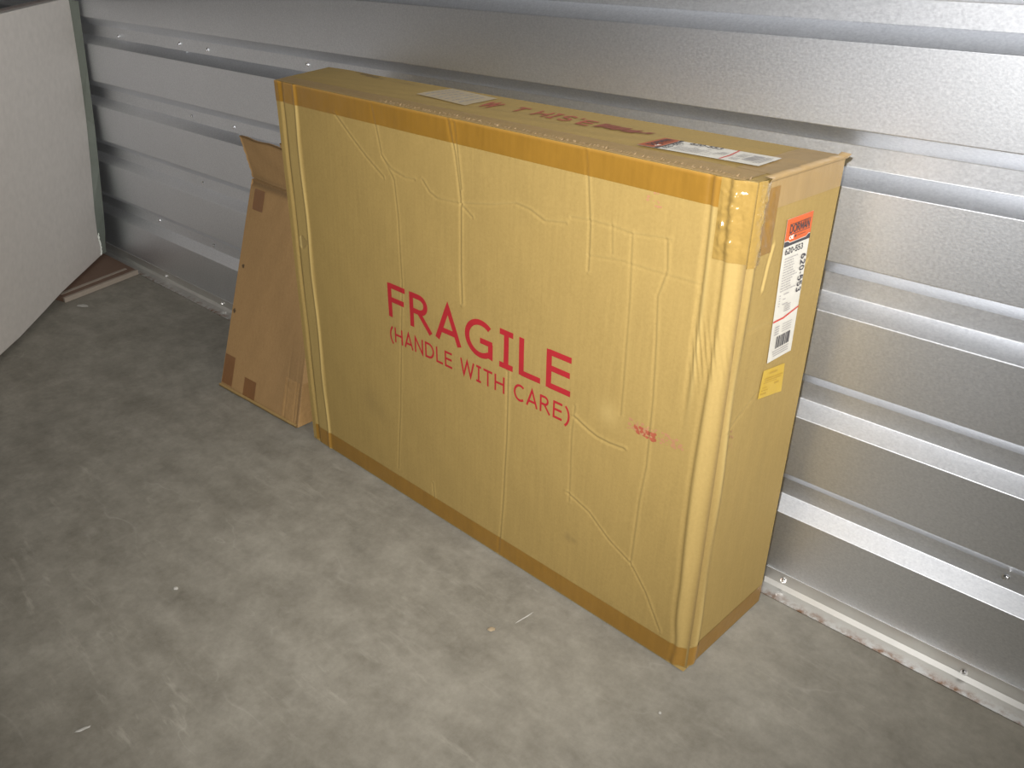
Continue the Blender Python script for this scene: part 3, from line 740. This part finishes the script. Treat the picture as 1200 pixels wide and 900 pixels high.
patch(0.075, 0.225, 0.870, 0.965); patch(0.01, 0.145, 0.02, 0.165); patch(0.30, 0.45, 0.0, 0.10)
sown(fast_mesh('tape_wrap', [flat(S_FRONT.grid(0.80, 0.985, 0.0, 0.20, 24, 24, 0.0011)), flat(S_RIGHT.grid(0.01, 0.8, 0.0, 0.20, 8, 12, 0.0011))], tape_mat('shiny_tan_tape', (0.30, 0.18, 0.075), 0.25, 0.8), None))
# curl of clear tape along the bottom edge
vs = []; fs = []
for k in range(40):
    s = k / 39; a = S_FRONT.pos(np.array([s]), np.array([0.0]), 0.0)[0]; z = 0.0015 + .0012 * abs(mnoise.noise((s * 12, 0, 0)))
    vs += [a + np.array([0, 0.0, .006]), a + np.array([0, -.0035, .004 + z]), a + np.array([0, -.004, z * .5]), a + np.array([0, 0, 0])]
for k in range(39):
    for m_ in range(3): fs.append((k * 4 + m_, k * 4 + m_ + 1, k * 4 + m_ + 5, k * 4 + m_ + 4))
sown(mesh_obj('tape_edge', vs, fs, TAPE_DULL, smooth=True))

# ------------------------------------------------------------------ the white board standing at the left
C1 = np.array([-0.9952, -0.0499, 0.0205]); C0 = np.array([-0.5139, -0.5075, 0.0205]); TRc = np.array([-0.9211, -0.012, 0.710])
tv = C0 - C1; tv /= np.linalg.norm(tv); uv_ = TRc - C1; uv_ -= tv * (uv_ @ tv); uv_ /= np.linalg.norm(uv_)
nb = np.cross(tv, uv_); nb /= np.linalg.norm(nb)
if nb @ (np.array(CAM) - C1) > 0: nb = -nb            # nb points to the board's back
Ht, Ls = 0.690, 0.98
out = []
edge_s = [(0.0, 0.0), (0.006, 0.03), (0.019, 0.07), (0.021, 0.14), (0.013, 0.27), (0.010, 0.39), (0.018, 0.55), (0.029, 0.65)]
out += edge_s + [(0.032, 0.676), (0.040, 0.688), (0.056, 0.692)]
out += [(0.25, 0.688), (0.45, 0.684), (Ls - .03, 0.683), (Ls - .008, .672), (Ls, .65), (Ls, .03), (Ls - .01, .006), (Ls - .03, 0.0)]
out += [(0.75, -0.009), (0.55, -0.012), (0.40, -0.006), (0.3, 0.0), (0.2, 0.0), (0.05, 0.0)]
bl = lambda s, h_, d: C1 + tv * s + uv_ * h_ + nb * d
board = empty('white_board', tuple(C1))
tag(board, 'large off-white board with dull green-grey rim standing in the corner at left', 'board')
BINV = Matrix.Translation(tuple(-C1))
def bown(o, par=None):
    o.parent = par or board
    if par is None: o.matrix_parent_inverse = BINV
    return o
def slab(name, outline, d0, d1, mat, bev=0.002):
    n = len(outline); vs = [bl(s, h_, d0) for s, h_ in outline] + [bl(s, h_, d1) for s, h_ in outline]
    fs = [tuple(range(n)), tuple(range(2 * n - 1, n - 1, -1))] + [(i, (i + 1) % n, n + (i + 1) % n, n + i) for i in range(n)]
    o = mesh_obj(name, vs, fs, mat)
    md = o.modifiers.new('bevel', 'BEVEL'); md.width = bev; md.segments = 2; md.limit_method = 'ANGLE'
    return o
bown(slab('face_panel', out, 0.0, 0.012, WHITE))
bown(slab('core_panel', [(s + (0.004 if s < .5 else -0.004), h_) for s, h_ in out], 0.0125, 0.032, PINKEDGE))
# rim strip visible beyond the far edge
rim_f = [(0.0, 0.0), (0.006, 0.03), (0.019, 0.07), (0.021, 0.14), (0.013, 0.27), (0.010, 0.39), (0.018, 0.55), (0.029, 0.65), (0.040, 0.688)]
rim_out = [(-1.0050, -0.0335, 0.0206), (-0.9986, -0.0330, 0.050), (-0.9900, -0.0290, 0.088), (-0.9800, -0.0250, 0.150), (-0.9640, -0.0170, 0.274), (-0.9480, -0.0105, 0.390), (-0.9240, -0.0065, 0.548), (-0.9060, -0.0055, 0.652), (-0.8960, -0.0050, 0.700)]
vs = []; fs = []
for (s, h_), ob in zip(rim_f, rim_out):
    a = bl(s + .001, h_, 0.003); ob = np.array(ob)
    vs += [a, ob, ob + nb * 0.028, a + nb * 0.028]
m_ = len(rim_f)
for k in range(m_ - 1):
    for i in range(4): j = (i + 1) % 4; fs.append((4 * k + i, 4 * k + j, 4 * k + 4 + j, 4 * k + 4 + i))
fs += [(0, 1, 2, 3), tuple(4 * (m_ - 1) + i for i in range(4))]
bown(mesh_obj('edge_rim', vs, fs, GREENGREY))
# chipped white filler at the lower corner
vs = []; fs = []; rr = random.Random(2)
for k in range(12):
    h_ = 0.006 + k * 0.0055; s = 0.004 + (0.012 * min(1, h_ / .07)) + rr.uniform(-.002, .004); r = rr.uniform(.003, .006); b0 = len(vs)
    for a_ in (0, 1.2, 2.4, 3.7, 5.0): vs.append(bl(s + r * math.cos(a_) * 1.2, h_ + r * math.sin(a_), -0.0006 - .0008 * rr.random()))
    vs.append(bl(s, h_, -0.003)); fs += [(b0 + i, b0 + (i + 1) % 5, b0 + 5) for i in range(5)]
bown(mesh_obj('chipped_corner', vs, fs, CHALK))

# reddish board lying on the floor beneath it
def prism(name, pts, z0, z1, mat, parent=None):
    n = len(pts); vs = [(x, y, z0) for x, y in pts] + [(x, y, z1) for x, y in pts]
    fs = [tuple(range(n)), tuple(range(n, 2 * n))] + [(i, (i + 1) % n, n + (i + 1) % n, n + i) for i in range(n)]
    return mesh_obj(name, vs, fs, mat, parent)
plank = empty('wooden_plank', (-0.92, -0.17, 0))
tag(plank, 'thin reddish brown wooden plank lying on concrete under the white board', 'plank')
o = prism('plank_body', [(-0.825 + .92, -0.0345 + .17), (-0.762 + .92, -0.262 + .17), (-1.06 + .92, -0.345 + .17), (-1.06 + .92, -0.0345 + .17)], 0.001, 0.0125, WOOD, plank)
vs = []; fs = []
o = prism('plank_edge', [(-0.8245 + .92, -0.0335 + .17), (-0.8155 + .92, -0.0325 + .17), (-0.753 + .92, -0.262 + .17), (-0.7615 + .92, -0.262 + .17)], 0.001, 0.0135, WOODPALE, plank)
o = prism('plank_batten', [(-0.857 + .92, -0.05 + .17), (-0.845 + .92, -0.05 + .17), (-0.785 + .92, -0.256 + .17), (-0.797 + .92, -0.259 + .17)], 0.0127, 0.0138, WOODPALE, plank)

# ------------------------------------------------------------------ crumbs on the floor
def chip(name, x, y, r, hgt, mat, label, cat, stretch=1.0, rot=0.0, seed=1):
    rr = random.Random(seed); bm = bmesh.new()
    bmesh.ops.create_icosphere(bm, subdivisions=2, radius=1.0)
    for v in bm.verts:
        k = 1 + 0.3 * mnoise.noise(v.co * 1.7 + Vector((seed, 0, 0))); v.co = Vector((v.co.x * r * stretch * k, v.co.y * r * k, v.co.z * hgt * 0.5 * k))
    me = bpy.data.meshes.new(name); bm.to_mesh(me); bm.free(); me.materials.append(mat)
    o = bpy.data.objects.new(name, me); COL.objects.link(o)
    zmin = min(v.co.z for v in me.vertices); o.location = (x, y, -zmin); o.rotation_euler = (0, 0, rot)
    tag(o, label, cat)
chip('paint_chip', 0.473, -0.614, 0.0032, 0.0025, CHIP, 'tiny white chip alone on bare concrete well left of the FRAGILE carton', 'chip', 1.2, .4, 1)
chip('paint_chip', -0.700, -0.240, 0.008, 0.003, CHIP, 'small pale chip on dark concrete near the white board', 'chip', 2.0, .5, 2)
chip('paint_chip', 1.127, -0.318, 0.0020, 0.002, CHIP, 'minute white speck on concrete below the near bottom corner of the large carton', 'chip', 1.0, 0, 3)
chip('dry_flake', 0.873, -0.357, 0.0042, 0.0025, CHIPTAN, 'small tan flake on concrete below the middle of the large carton', 'flake', 1.3, .9, 4)
chip('plaster_streak', 0.891, -0.308, 0.0011, 0.0008, CHIP, 'thin pale streak on concrete beside the large carton front', 'streak', 15.0, 1.45, 5)
chip('plaster_streak', 0.624, -0.817, 0.0024, 0.0012, CHIP, 'short pale streak on concrete towards the bottom left of the view', 'streak', 4.0, 1.3, 6)
